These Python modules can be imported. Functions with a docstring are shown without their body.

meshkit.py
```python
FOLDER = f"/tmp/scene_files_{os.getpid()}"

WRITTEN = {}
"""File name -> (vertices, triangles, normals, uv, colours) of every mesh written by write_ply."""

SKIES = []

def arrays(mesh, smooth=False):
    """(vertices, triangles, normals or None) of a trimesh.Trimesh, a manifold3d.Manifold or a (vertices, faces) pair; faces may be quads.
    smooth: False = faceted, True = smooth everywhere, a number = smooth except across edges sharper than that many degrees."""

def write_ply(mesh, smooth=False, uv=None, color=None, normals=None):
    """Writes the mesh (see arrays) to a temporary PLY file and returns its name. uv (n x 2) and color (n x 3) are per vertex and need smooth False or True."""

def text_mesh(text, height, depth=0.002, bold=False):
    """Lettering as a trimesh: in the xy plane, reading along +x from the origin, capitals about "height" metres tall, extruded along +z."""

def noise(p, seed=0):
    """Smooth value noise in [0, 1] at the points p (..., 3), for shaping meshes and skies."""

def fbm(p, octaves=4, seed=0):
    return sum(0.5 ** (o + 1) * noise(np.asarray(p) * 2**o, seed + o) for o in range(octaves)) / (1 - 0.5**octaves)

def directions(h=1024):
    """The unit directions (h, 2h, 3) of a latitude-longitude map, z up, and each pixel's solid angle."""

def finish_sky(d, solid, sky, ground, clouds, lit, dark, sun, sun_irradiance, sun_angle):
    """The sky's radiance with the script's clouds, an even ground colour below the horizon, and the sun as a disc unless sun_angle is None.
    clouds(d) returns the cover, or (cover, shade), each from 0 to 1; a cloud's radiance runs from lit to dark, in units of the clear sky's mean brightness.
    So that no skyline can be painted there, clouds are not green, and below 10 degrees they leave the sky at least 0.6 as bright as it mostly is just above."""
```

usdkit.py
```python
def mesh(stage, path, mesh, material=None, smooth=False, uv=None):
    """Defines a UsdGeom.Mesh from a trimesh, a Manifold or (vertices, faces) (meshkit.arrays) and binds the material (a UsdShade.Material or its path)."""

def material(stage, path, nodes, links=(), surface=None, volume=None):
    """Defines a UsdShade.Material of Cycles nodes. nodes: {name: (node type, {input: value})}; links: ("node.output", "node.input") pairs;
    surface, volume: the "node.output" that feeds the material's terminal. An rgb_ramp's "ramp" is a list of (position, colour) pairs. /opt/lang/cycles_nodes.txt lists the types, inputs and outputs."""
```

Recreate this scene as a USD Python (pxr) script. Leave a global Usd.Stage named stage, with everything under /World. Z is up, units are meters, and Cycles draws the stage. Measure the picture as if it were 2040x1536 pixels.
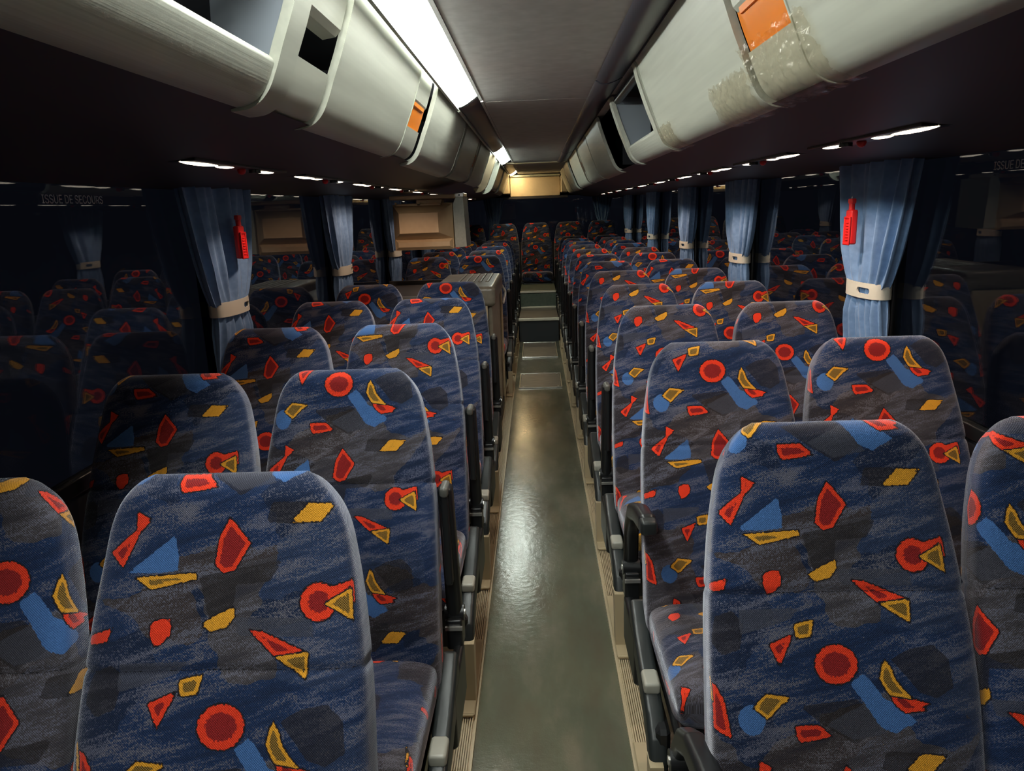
import math, random, re
import numpy as np, trimesh, manifold3d as m3
from shapely.geometry import Polygon, box as sbox
from pxr import Usd, UsdGeom, UsdLux, UsdShade, Gf, Sdf, Vt
import usdkit, meshkit

stage = Usd.Stage.CreateInMemory()
UsdGeom.SetStageUpAxis(stage, 'Z'); UsdGeom.SetStageMetersPerUnit(stage, 1.0)
UsdGeom.Xform.Define(stage, '/World'); UsdGeom.Scope.Define(stage, '/World/Looks')
rng = random.Random(7)

# ------------------------------------------------------------------ camera, sky, lamps' strength, exposure
TH, YA, RO, F = .2335, -.039, -.0366, 1481.41
_f = np.array([math.sin(YA)*math.cos(TH), math.cos(YA)*math.cos(TH), -math.sin(TH)])
_r = np.cross(_f, [0, 0, 1]); _r /= np.linalg.norm(_r); _u = np.cross(_r, _f)
_R = _r*math.cos(RO)+_u*math.sin(RO); _U = -_r*math.sin(RO)+_u*math.cos(RO)
cam = UsdGeom.Camera.Define(stage, '/World/camera')
cam.AddTransformOp().Set(Gf.Matrix4d(*_R, 0, *_U, 0, *(-_f), 0, -.0045, 0, 1.5, 1))
cam.CreateHorizontalApertureAttr(36.0); cam.CreateFocalLengthAttr(36*F/2040)
cam.CreateClippingRangeAttr((.05, 200.)); cam.CreateExposureAttr(0.0)
dome = UsdLux.DomeLight.Define(stage, '/World/night_sky')
dome.CreateColorAttr((.5, .6, 1)); dome.CreateIntensityAttr(.0015)
LAMP_WHITE = ((.95, 1.0, .94), 32.0)     # lit ceiling tubes near the camera
LAMP_MID = ((.90, 1.0, .90), 23.0)       # second lit panel
LAMP_WARM = ((1.0, .76, .40), 30.0)      # warm lamp at the rear
READING = ((1.0, .86, .68), 2.0)
SPOT = ((1.0, .72, .54), 820.0)          # each reading spot under the racks

# ------------------------------------------------------------------ materials
def mat(name, nodes, links=(), surface='p.BSDF'):
    return usdkit.material(stage, '/World/Looks/'+name, nodes, links, surface=surface)
def plain(name, col, rough=.5, metal=0., **kw):
    return mat(name, {'p': ('principled_bsdf', dict(base_color=col, roughness=rough, metallic=metal, **kw))})
def grained(name, c1, c2, rough=.5, scale=(8, 8, 8), bump=.15, detail=4, dist=.004, **kw):
    return mat(name, {'tc': ('texture_coordinate', {}), 'mp': ('mapping', {'scale': scale}),
        'n': ('noise_texture', {'scale': 1., 'detail': detail}),
        'r': ('rgb_ramp', {'ramp': [(.3, c1), (.7, c2)]}),
        'b': ('bump', {'strength': bump, 'distance': dist}),
        'p': ('principled_bsdf', dict(roughness=rough, **kw))},
        [('tc.object', 'mp.vector'), ('mp.vector', 'n.vector'), ('n.fac', 'r.fac'), ('r.color', 'p.base_color'),
         ('n.fac', 'b.height'), ('b.normal', 'p.normal')])
def emit(name, lamp):
    return mat(name, {'e': ('emission', {'color': lamp[0], 'strength': lamp[1]})}, surface='e.emission')

M = {}
M['bin'] = grained('bin_plastic', (.43, .44, .37), (.49, .50, .42), .42, (60, 2.5, 60), .10, 3, .002)
M['bin_fine'] = grained('ribbed_bin_plastic', (.43, .44, .37), (.51, .52, .45), .42, (260, 1.5, 260), .12, 2, .002)
M['bin_grey'] = plain('grey_blue_plastic', (.24, .27, .31), .45)
M['beige'] = grained('beige_plastic', (.62, .50, .33), (.66, .54, .37), .45, (30, 30, 30), .03)
M['tv_beige'] = grained('cabinet_beige_plastic', (.70, .50, .29), (.74, .54, .32), .42, (30, 30, 30), .03)
M['orange'] = plain('orange_plastic', (.80, .21, .006), .45, specular_ior_level=.3)
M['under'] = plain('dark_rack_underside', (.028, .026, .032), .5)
M['black'] = plain('black_plastic', (.012, .013, .014), .33)
M['blacksoft'] = plain('dark_rubber_plastic', (.02, .024, .024), .38)
M['dark'] = plain('dark_void_lining', (.012, .013, .018), .8)
M['cap'] = plain('worn_armrest_cap', (.10, .10, .09), .35)
M['button'] = plain('grey_button_plastic', (.34, .33, .28), .4)
M['metal'] = plain('brushed_leg_metal', (.46, .37, .23), .38, .25)
M['alu'] = grained('aluminium_trim', (.52, .43, .28), (.62, .52, .35), .34, (40, 3, 40), .05, metallic=.35)
M['nosing'] = plain('pale_step_nosing', (.82, .77, .62), .3, .2)
M['chrome'] = plain('bright_metal', (.75, .73, .68), .25, .8)
M['ceiling'] = grained('ceiling_felt', (.52, .505, .49), (.62, .60, .585), .75, (22, 22, 22), .2, 8)
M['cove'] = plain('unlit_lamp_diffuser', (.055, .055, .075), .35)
M['wall'] = plain('dark_wall_carpet', (.02, .022, .03), .9)
M['red'] = plain('red_plastic', (.62, .015, .015), .35)
M['buckle'] = plain('red_orange_buckle', (.85, .06, .015), .35)
M['strap'] = plain('cream_curtain_tie', (.66, .62, .52), .5)
M['letter'] = plain('grey_white_lettering', (.5, .5, .5), .6)
M['box_front'] = plain('cream_laminate', (.62, .52, .36), .5)
M['box_top'] = grained('taupe_worktop', (.20, .18, .14), (.26, .235, .185), .32, (25, 25, 25), .06)
M['box_dark'] = plain('dark_brown_laminate', (.07, .055, .045), .38)
M['lamp_white'] = emit('lit_white_diffuser', LAMP_WHITE)
M['lamp_mid'] = emit('lit_second_diffuser', LAMP_MID)
M['lamp_warm'] = emit('lit_warm_diffuser', LAMP_WARM)
M['reading'] = emit('lit_reading_lens', READING)
M['red_glow'] = emit('red_call_light', ((1, .12, .05), 3.))
M['glass'] = plain('window_glass', (.75, .78, .8), .0, transmission_weight=1.0, ior=1.3)
M['curtain'] = mat('blue_curtain_cloth', {'tc': ('texture_coordinate', {}), 'n': ('noise_texture', {'scale': 40., 'detail': 3}),
    'r': ('rgb_ramp', {'ramp': [(.3, (.12, .22, .40)), (.7, (.17, .29, .50))]}),
    'p': ('principled_bsdf', {'roughness': .75, 'sheen_weight': .2})},
    [('tc.object', 'n.vector'), ('n.fac', 'r.fac'), ('r.color', 'p.base_color')])
M['tape'] = mat('clear_packing_tape', {'tc': ('texture_coordinate', {}), 'n': ('noise_texture', {'scale': 38., 'detail': 5, 'distortion': 1.2}),
    'b': ('bump', {'strength': .7, 'distance': .005}),
    't': ('transparent_bsdf', {'color': (.965, .93, .86)}), 'g': ('glossy_bsdf', {'color': (.95, .93, .9), 'roughness': .10}),
    'fr': ('fresnel', {'IOR': 1.25}), 'f': ('math', {'math_type': 'minimum', 'value2': .28}), 'x': ('mix_closure', {})},
    [('tc.object', 'n.vector'), ('n.fac', 'b.height'), ('b.normal', 'g.normal'), ('fr.fac', 'f.value1'), ('f.value', 'x.fac'), ('t.BSDF', 'x.closure1'), ('g.BSDF', 'x.closure2')], surface='x.closure')
M['floor'] = mat('worn_green_lino', {'tc': ('texture_coordinate', {}), 'm1': ('mapping', {'scale': (3., 1., 1)}), 'n1': ('noise_texture', {'scale': 1.6, 'detail': 6, 'roughness': .6}),
    'r': ('rgb_ramp', {'ramp': [(.32, (.105, .092, .062)), (.5, (.104, .108, .072)), (.68, (.150, .130, .090))]}),
    'n2': ('noise_texture', {'scale': 34., 'detail': 2}), 'n3': ('noise_texture', {'scale': 220., 'detail': 1}),
    'rr': ('map_range', {'from_min': .3, 'from_max': .7, 'to_min': .13, 'to_max': .23}),
    'mx': ('mix_float', {'fac': .25}),
    'b': ('bump', {'strength': .25, 'distance': .004}), 'p': ('principled_bsdf', {'specular_ior_level': .75})},
    [('tc.object', 'm1.vector'), ('m1.vector', 'n1.vector'), ('n1.fac', 'r.fac'), ('r.color', 'p.base_color'), ('tc.object', 'n2.vector'), ('tc.object', 'n3.vector'),
     ('n1.fac', 'rr.value'), ('rr.result', 'p.roughness'), ('n2.fac', 'mx.a'), ('n3.fac', 'mx.b'), ('mx.result', 'b.height'), ('b.normal', 'p.normal')])
M['hatch'] = grained('worn_brown_hatch', (.13, .105, .08), (.20, .165, .125), .38, (9, 30, 9), .1)
M['riser'] = plain('dark_step_riser', (.035, .04, .045), .5)
M['greenriser'] = grained('green_step_lino', (.09, .12, .09), (.13, .16, .12), .45, (30, 30, 30), .1)

def fabric_material():
    """Printed moquette. primvars: pata = signed distances (m) to red, yellow, blue shapes; patb = dark, grey, seam; fab = cloth coordinates."""
    N, L = {}, []
    def n(k, kind, **kw): N[k] = (kind, kw); return k
    def l(a, b): L.append((a, b))
    n('A', 'attribute', attribute='pata'); n('B', 'attribute', attribute='patb'); n('C', 'attribute', attribute='fab')
    n('a', 'separate_color', color_type='rgb'); l('A.color', 'a.color')
    n('b', 'separate_color', color_type='rgb'); l('B.color', 'b.color')
    n('c', 'separate_xyz'); l('C.vector', 'c.vector')
    # ragged woven edge: small noise added to the distances
    n('w', 'white_noise_texture', dimensions='2D'); n('sn', 'vector_math', math_type='snap', vector2=(.0032, .0032, 1.)); l('C.vector', 'sn.vector1'); l('sn.vector', 'w.vector')
    n('wd', 'math', math_type='multiply_add', value2=.0016, value3=-.0008); l('w.value', 'wd.value1')
    def mask(k, src, at, soft=.0005):
        n(k+'s', 'math', math_type='add'); l(src, k+'s.value1'); l('wd.value', k+'s.value2')
        n(k, 'map_range', clamp=True, from_min=at+soft, from_max=at-soft, to_min=0., to_max=1.); l(k+'s.value', k+'.value'); return k+'.result'
    def mixc(k, fac, a, b, blend='mix'):
        n(k, 'mix_color', blend_type=blend); l(fac, k+'.fac')
        for s, x in (('a', a), ('b', b)):
            if isinstance(x, str): l(x, k+'.'+s)
            else: N[k][1][s] = x
        return k+'.result'
    # base cloth: patchwork + brushed streaks + speckle
    n('vr', 'vector_rotate', rotate_type='z_axis', angle=.27); l('C.vector', 'vr.vector')
    n('m1', 'mapping', scale=(5.2, 7.5, 1.)); l('vr.vector', 'm1.vector')
    n('nz', 'noise_texture', scale=22., detail=2.); l('C.vector', 'nz.vector')
    n('ad', 'vector_math', math_type='multiply_add', vector2=(.25, .25, 0.)); l('nz.color', 'ad.vector1'); l('m1.vector', 'ad.vector3')
    n('v', 'voronoi_texture', scale=1., dimensions='3D', metric='manhattan', feature='f1'); l('ad.vector', 'v.vector')
    n('vs', 'separate_color', color_type='rgb'); l('v.color', 'vs.color')
    n('base', 'rgb_ramp', interpolate=False, ramp=[(0, (.012, .032, .098)), (.22, (.052, .040, .042)), (.40, (.009, .020, .058)), (.56, (.066, .058, .066)), (.70, (.026, .046, .110)), (.84, (.030, .024, .027))])
    l('vs.r', 'base.fac')
    n('m2', 'mapping', scale=(8., 40., 1.)); l('vr.vector', 'm2.vector')
    n('st', 'noise_texture', scale=1., detail=4., roughness=.65, distortion=.6); l('m2.vector', 'st.vector')
    n('sp', 'noise_texture', scale=330., detail=1.); l('C.vector', 'sp.vector')
    n('ss', 'math', math_type='multiply_add', value2=.55); l('sp.fac', 'ss.value1'); l('st.fac', 'ss.value3')
    n('sm', 'map_range', clamp=True, from_min=.76, from_max=.92, to_min=0., to_max=.75); l('ss.value', 'sm.value')
    n('spc', 'rgb_ramp', ramp=[(0, (.12, .13, .20)), (1, (.17, .16, .19))]); l('vs.g', 'spc.fac')
    col = mixc('k1', 'sm.result', 'base.color', 'spc.color')
    n('ds', 'map_range', clamp=True, from_min=.50, from_max=.32, to_min=0., to_max=.5); l('st.fac', 'ds.value')
    col = mixc('k2', 'ds.result', col, (.010, .014, .032))
    n('dm', 'math', math_type='multiply', value2=.72); l(mask('md', 'b.r', 0.), 'dm.value1')
    col = mixc('k3', 'dm.value', col, (.020, .016, .017))
    n('gm', 'math', math_type='multiply', value2=.7); l(mask('mg', 'b.g', 0.), 'gm.value1')
    col = mixc('k4', 'gm.value', col, (.060, .062, .085))
    # knit
    for ax, src in (('x', 'c.x'), ('y', 'c.y')):
        n('q'+ax, 'math', math_type='multiply', value2=2*math.pi/.0036); l(src, 'q'+ax+'.value1')
        n('t'+ax, 'math', math_type='sine'); l('q'+ax+'.value', 't'+ax+'.value1')
    n('kn', 'math', math_type='multiply'); l('tx.value', 'kn.value1'); l('ty.value', 'kn.value2')
    n('knm', 'map_range', clamp=True, from_min=-.35, from_max=.35, to_min=0., to_max=1.); l('kn.value', 'knm.value')
    n('kf', 'map_range', clamp=True, from_min=0., from_max=1., to_min=.62, to_max=1.22); l('knm.result', 'kf.value'); n('kc', 'combine_color', color_type='rgb')
    for q in 'rgb': l('kf.result', 'kc.'+q)
    N['kmul'] = ('mix_color', {'blend_type': 'multiply', 'fac': 1., 'use_clamp': False}); l(col, 'kmul.a'); l('kc.color', 'kmul.b'); col = 'kmul.result'
    col = mixc('k5', mask('mb', 'a.b', 0.), col, (.055, .14, .35))
    dark = (.012, .010, .014)
    redi = mixc('ri', 'knm.result', (.17, .008, .011), (.34, .020, .017))
    yeli = mixc('yi', 'knm.result', (.055, .032, .012), (.36, .20, .035))
    col = mixc('r0', mask('mr0', 'a.r', .0022), col, dark)
    col = mixc('r1', mask('mr1', 'a.r', 0.), col, (.80, .045, .014))
    col = mixc('r2', mask('mr2', 'a.r', -.0065), col, redi)
    col = mixc('y0', mask('my0', 'a.g', .0022), col, dark)
    col = mixc('y1', mask('my1', 'a.g', 0.), col, (.72, .325, .026))
    col = mixc('y2', mask('my2', 'a.g', -.005), col, yeli)
    col = mixc('s1', mask('ms', 'b.b', .0012), col, (.008, .008, .012))
    n('bp', 'bump', strength=.35, distance=.002); l('kn.value', 'bp.height')
    n('p', 'principled_bsdf', roughness=.85, specular_ior_level=.2, sheen_weight=.75, sheen_roughness=.32, sheen_tint=(.9, .9, 1.))
    l(col, 'p.base_color'); l('bp.normal', 'p.normal')
    return mat('printed_moquette', N, L)
M['fabric'] = fabric_material()

# ------------------------------------------------------------------ helpers
taken = {}
def numbered(parent, name):
    k = (parent, name); i = taken.get(k, -1)+1; taken[k] = i
    return name if i == 0 else f'{name}_{i:03d}'
def path_of(parent, name):
    pp = '/World' if parent is None else str(parent.GetPath() if hasattr(parent, 'GetPath') else parent)
    return pp+'/'+numbered(pp, name)
def tag(p, label=None, cat=None, group=None, kind=None):
    for k, v in (('label', label), ('category', cat), ('group', group), ('kind', kind)):
        if v: p.SetCustomDataByKey(k, v)
    return p
def thing(name, label, cat, loc=(0, 0, 0), group=None, kind=None):
    x = UsdGeom.Xform.Define(stage, path_of(None, name)); x.AddTranslateOp().Set(Gf.Vec3d(*map(float, loc)))
    return tag(x.GetPrim(), label, cat, group, kind)
def obj(name, mesh, m, parent=None, smooth=30, **kw):
    if isinstance(mesh, list): mesh = cat_(mesh)
    p = usdkit.mesh(stage, path_of(parent, name), mesh, M[m] if isinstance(m, str) else m, smooth=smooth).GetPrim()
    return tag(p, **kw) if kw else p
def struct(name, mesh, m, parent=None, smooth=30, label=None):
    return obj(name, mesh, m, parent, smooth, kind='structure' if parent is None else None, label=label)
def dup(src, loc, label, group=None, rz=0, scale=None):
    d = src.GetCustomData()
    x = UsdGeom.Xform.Define(stage, path_of(None, re.sub(r'_[0-9]{3}$', '', src.GetName())))
    x.AddTranslateOp().Set(Gf.Vec3d(*map(float, loc)))
    if rz: x.AddRotateZOp().Set(rz)
    if scale: x.AddScaleOp().Set(Gf.Vec3f(*scale))
    p = x.GetPrim(); tag(p, label, d['category'], group or d.get('group'))
    p.GetReferences().AddInternalReference(src.GetPath()); p.SetInstanceable(True)
    return p
def tm(mesh):
    if hasattr(mesh, 'to_mesh'):
        g = mesh.to_mesh(); return trimesh.Trimesh(g.vert_properties[:, :3], g.tri_verts, process=False)
    return mesh
def cat_(ms): return trimesh.util.concatenate([tm(m) for m in ms])
def bx(x0, x1, y0, y1, z0, z1, b=0.):
    lo, hi = np.minimum((x0, y0, z0), (x1, y1, z1)), np.maximum((x0, y0, z0), (x1, y1, z1))
    b = min(b, *(hi-lo)/2.01)
    if b <= 0:
        m = trimesh.creation.box(hi-lo); m.apply_translation((lo+hi)/2); return m
    pts = [[(lo, hi)[i][0]+(b, -b)[i]*dx, (lo, hi)[j][1]+(b, -b)[j]*dy, (lo, hi)[k][2]+(b, -b)[k]*dz]
           for i in (0, 1) for j in (0, 1) for k in (0, 1) for dx, dy, dz in ((0, 1, 1), (1, 0, 1), (1, 1, 0))]
    return tm(m3.Manifold.hull_points(np.array(pts)))
def ball(c, r, seg=12): return m3.Manifold.sphere(r, seg).translate([float(v) for v in c])
def hull(balls): return m3.Manifold.batch_hull(balls)
def rbox(x0, x1, y0, y1, z0, z1, r, seg=12):
    return tm(hull([ball((x, y, z), r, seg) for x in (x0+r, x1-r) for y in (y0+r, y1-r) for z in (z0+r, z1-r)]))
def ext_y(poly, y0, y1):
    """Shapely polygon in (x, z), extruded along y."""
    if isinstance(poly, (list, tuple, np.ndarray)): poly = Polygon(poly)
    if not poly.is_valid: poly = poly.buffer(0)
    m = trimesh.creation.extrude_polygon(poly, y1-y0, engine='earcut')
    v = np.array(m.vertices); m.vertices = np.stack([v[:, 0], v[:, 2]+y0, v[:, 1]], 1); m.faces = m.faces[:, ::-1]
    return m
def ext_x(poly, x0, x1):
    """Shapely polygon in (y, z), extruded along x."""
    if isinstance(poly, (list, tuple)): poly = Polygon(poly)
    m = trimesh.creation.extrude_polygon(poly, x1-x0, engine='earcut')
    v = np.array(m.vertices); m.vertices = np.stack([v[:, 2]+x0, v[:, 0], v[:, 1]], 1)
    return m
def cyl(p, q, r, n=12):
    return trimesh.creation.cylinder(radius=r, segment=[p, q], sections=n)
def mirror(m):
    m = m.copy(); m.vertices = m.vertices*[-1, 1, 1]; m.faces = m.faces[:, ::-1]; return m
def sided(m, s):
    if isinstance(m, list): m = cat_(m)
    return m if s > 0 else mirror(m)

# ------------------------------------------------------------------ the shell of the coach
HW, YN, YR = 1.20, -.6, 11.4           # half width, near and rear ends
AX = .222                              # half the aisle floor
struct('floor', [bx(-AX, AX, YN, 8.46, -.05, 0), bx(-HW, -AX, YN, YR, -.05, -.004), bx(AX, HW, YN, YR, -.05, -.004)], 'floor', label='worn green-grey lino floor of the aisle')
fl = stage.GetPrimAtPath('/World/floor')
def rail(s):
    ps = []
    prof = [(.222, 0), (.222, .012), (.228, .012), (.228, .006), (.233, .006), (.233, .016), (.2365, .016), (.2365, .004)]
    x = .240
    for i in range(7):
        prof += [(x, .004), (x, .0145), (x+.0040, .0145), (x+.0040, .004)]; x += .0066
    prof += [(.290, .004), (.290, .018), (.296, .018), (.296, 0)]
    return sided(ext_y(prof, YN, 8.42), s)
struct('trim_1', rail(-1), 'alu', smooth=False, label='grooved aluminium floor rail left of the aisle')
struct('trim_2', rail(1), 'alu', smooth=False, label='grooved aluminium floor rail right of the aisle')
# steps up to the rear
s1 = struct('trim_3', [bx(-.225, .225, 8.46, 8.5, 0, .25)], 'riser', smooth=False, label='dark riser of the first step at the aisle end')
struct('trim_4', [bx(-.225, .225, 8.47, 9.40, .235, .262)], 'hatch', smooth=False, label='brown worn tread of the first step')
struct('trim_5', [bx(-.225, .225, 9.40, 9.44, .262, .465), bx(-.225, .225, 9.41, 11.0, .45, .472)], 'greenriser', smooth=False, label='green lino covered second step')
struct('trim_6', [bx(-.235, .235, 8.445, 8.475, .240, .272, .004)], 'nosing', label='pale metal nosing of the first step')
struct('trim_7', [bx(-.22, .22, 9.385, 9.405, .262, .285, .004)], 'nosing', label='pale metal strip at the foot of the second step')
struct('trim_8', [bx(-.225, .225, 9.385, 9.415, .455, .482, .004)], 'nosing', label='bright metal nosing of the second step')
# floor hatches
for y0, y1, lab in ((6.17, 6.74, 'nearer floor hatch set in the aisle with screws at its corners'), (7.5, 8.36, 'farther floor hatch in the aisle just before the step')):
    h = thing('floor_hatch', lab, 'floor hatch', (0, y0, 0)); d = y1-y0
    obj('panel', bx(-.175, .175, .012, d-.012, .0005, .006, .002), 'hatch', h)
    for a, b in (((-.185, .185, 0, .012), 'frame_strip'), ((-.185, .185, d-.012, d), 'frame_strip')):
        obj(b, bx(*a, .0005, .010, .002), 'chrome', h)
    for x in (-.185, .177): obj('side_strip', bx(x, x+.008, .012, d-.012, .0005, .007, .001), 'alu', h)
    for x in (-.15, .15):
        for y in (.035, d-.035): obj('screw', trimesh.creation.cylinder(radius=.010, height=.006, sections=10, transform=trimesh.transformations.translation_matrix((x, y, .008))), 'chrome', h)

# side walls under the windows, pillars, window bays
ZS, ZT = .86, 1.62
R_CUR = [2.62, 4.30, 5.82, 7.53, 9.45]; L_CUR = [2.72, 4.38, 6.07, 7.75, 9.45]
win = 0
for s, side, cur in ((-1, 'left', L_CUR), (1, 'right', R_CUR)):
    w = tag(UsdGeom.Xform.Define(stage, '/World/wall_'+side).GetPrim(), 'dark carpeted coach wall below the windows on the '+side, None, None, 'structure')
    obj('lower_panel', sided(bx(HW-.01, HW+.04, YN, YR, -.004, ZS), s), 'wall', w)
    obj('sill', sided(rbox(HW-.018, HW+.01, YN, YR, ZS-.03, ZS+.012, .006, 8), s), 'black', w)
    obj('upper_panel', sided(bx(HW-.005, HW+.04, YN, YR, ZT, 2.05), s), 'wall', w)
    ed = [YN]+cur+[YR]
    for y in cur: obj('pillar', sided(rbox(HW-.012, HW+.035, y-.07, y+.07, ZS-.02, ZT+.02, .01, 8), s), 'black', w)
    for a, b in zip(ed[:-1], ed[1:]):
        win += 1
        x = UsdGeom.Xform.Define(stage, f'/World/window_{win}').GetPrim(); tag(x, f'dark night window pane on the {side}', None, None, 'structure')
        obj('pane', sided(bx(HW, HW+.006, a+.02, b-.02, ZS, ZT), s), 'glass', x, smooth=False)
        obj('rubber_seal', [sided(bx(HW-.004, HW+.012, a+.0, b-.0, ZS-.01, ZS+.015), s), sided(bx(HW-.004, HW+.012, a, b, ZT-.015, ZT+.01), s)], 'black', x, smooth=False)
# rear wall and rear window
w = tag(UsdGeom.Xform.Define(stage, '/World/wall_rear').GetPrim(), 'dark rear wall of the coach around the rear window', None, None, 'structure')
obj('lower_panel', bx(-HW, HW, YR, YR+.05, 0, 1.0), 'wall', w); obj('upper_panel', bx(-HW, HW, YR, YR+.05, 1.66, 2.05), 'wall', w)
win += 1
x = UsdGeom.Xform.Define(stage, f'/World/window_{win}').GetPrim(); tag(x, 'dark rear window behind the rear bench', None, None, 'structure')
obj('pane', bx(-HW, HW, YR+.01, YR+.016, 1.0, 1.66), 'glass', x, smooth=False)
w = tag(UsdGeom.Xform.Define(stage, '/World/wall_front').GetPrim(), 'dark front end of the coach behind the viewpoint', None, None, 'structure')
obj('panel', bx(-HW, HW, YN-1.05, YN-1.0, 0, 2.05), 'wall', w)

# ceiling: centre panels, right unlit lamp strip (cove), crossbars
CZ = 1.98
c = tag(UsdGeom.Xform.Define(stage, '/World/ceiling').GetPrim(), 'grey felt ceiling running down the coach', None, None, 'structure')
ys = [YN-1, 3.62, 8.40]
obj('panel', ext_y([(-.228, CZ), (-.228, CZ+.03), (.40, CZ+.03), (.40, CZ+.012), (.33, CZ+.006), (.245, CZ-.002), (.235, CZ)], YN-1, 3.615), 'ceiling', c, smooth=40)
obj('panel', ext_y([(-.228, CZ), (-.228, CZ+.03), (.40, CZ+.03), (.40, CZ+.012), (.33, CZ+.006), (.245, CZ-.002), (.235, CZ)], 3.625, 8.40), 'ceiling', c, smooth=40)
obj('rear_panel', bx(-.226, .40, 8.48, YR, CZ-.002, CZ+.03), 'ceiling', c)
obj('crossbar', bx(-.34, .36, 8.40, 8.475, CZ-.012, CZ+.01, .005), 'alu', c)
obj('left_edge', bx(-.40, -.228, YN-1, YR, CZ+.037, CZ+.06), 'dark', c)
obj('outer_roof', bx(-HW, HW, YN-1, YR, 2.05, 2.09), 'wall', c)
# lamp strips
def strip(s, y0, y1, m, label, end=True):
    t = thing('ceiling_lamp', label, 'ceiling lamp', (0, y0, 0)); d = y1-y0
    pr = [(-.352, CZ-.020), (-.340, CZ-.026), (-.325, CZ-.024), (-.300, CZ-.012), (-.270, CZ+.008), (-.243, CZ+.028), (-.243, CZ+.036), (-.352, CZ+.036)]
    obj('diffuser', sided(ext_y(pr, 0, d), -s), m, t, smooth=50)
    obj('edge_trim', sided(ext_y([(-.242, CZ-.002), (-.229, CZ-.002), (-.229, CZ+.036), (-.242, CZ+.036)], 0, d), -s), 'ceiling', t)
    obj('shade_lip', sided(ext_y([(-.353, CZ-.018), (-.353, CZ-.034), (-.346, CZ-.042), (-.338, CZ-.040), (-.341, CZ-.020)], 0, d), -s), 'bin', t)
    obj('end_cap', sided(ext_y(pr, d, d+.018), -s), 'bin', t)
    return t
strip(-1, -1.45, 3.56, 'lamp_white', 'long white lit lamp strip on the left of the ceiling nearest the camera')
strip(-1, 3.60, 6.40, 'cove', 'unlit dark lamp strip on the left of the ceiling between two lit ones')
strip(-1, 6.45, 8.15, 'lamp_mid', 'short lit lamp strip on the left of the ceiling in front of the crossbar')
strip(-1, 8.48, 10.5, 'cove', 'unlit dark lamp strip on the left behind the crossbar')
strip(-1, 10.53, 11.04, 'lamp_warm', 'warm yellow lamp strip on the left beside the rear bulkhead')
for y0, y1, lab in ((-1.45, 3.10, 'nearest'), (3.13, 6.9, 'middle'), (6.93, 8.3, 'rearmost')):
    t = thing('ceiling_lamp', f'unlit dark curved lamp strip on the right of the ceiling, {lab} of three', 'ceiling lamp', (0, y0, 0))
    pr = [(.245, CZ-.003), (.262, CZ-.016), (.285, CZ-.020), (.31, CZ-.014), (.335, CZ-.004), (.352, CZ+.004), (.352, CZ+.012), (.245, CZ+.0)]
    obj('diffuser', ext_y(pr, 0, y1-y0), 'cove', t, smooth=60)

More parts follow.
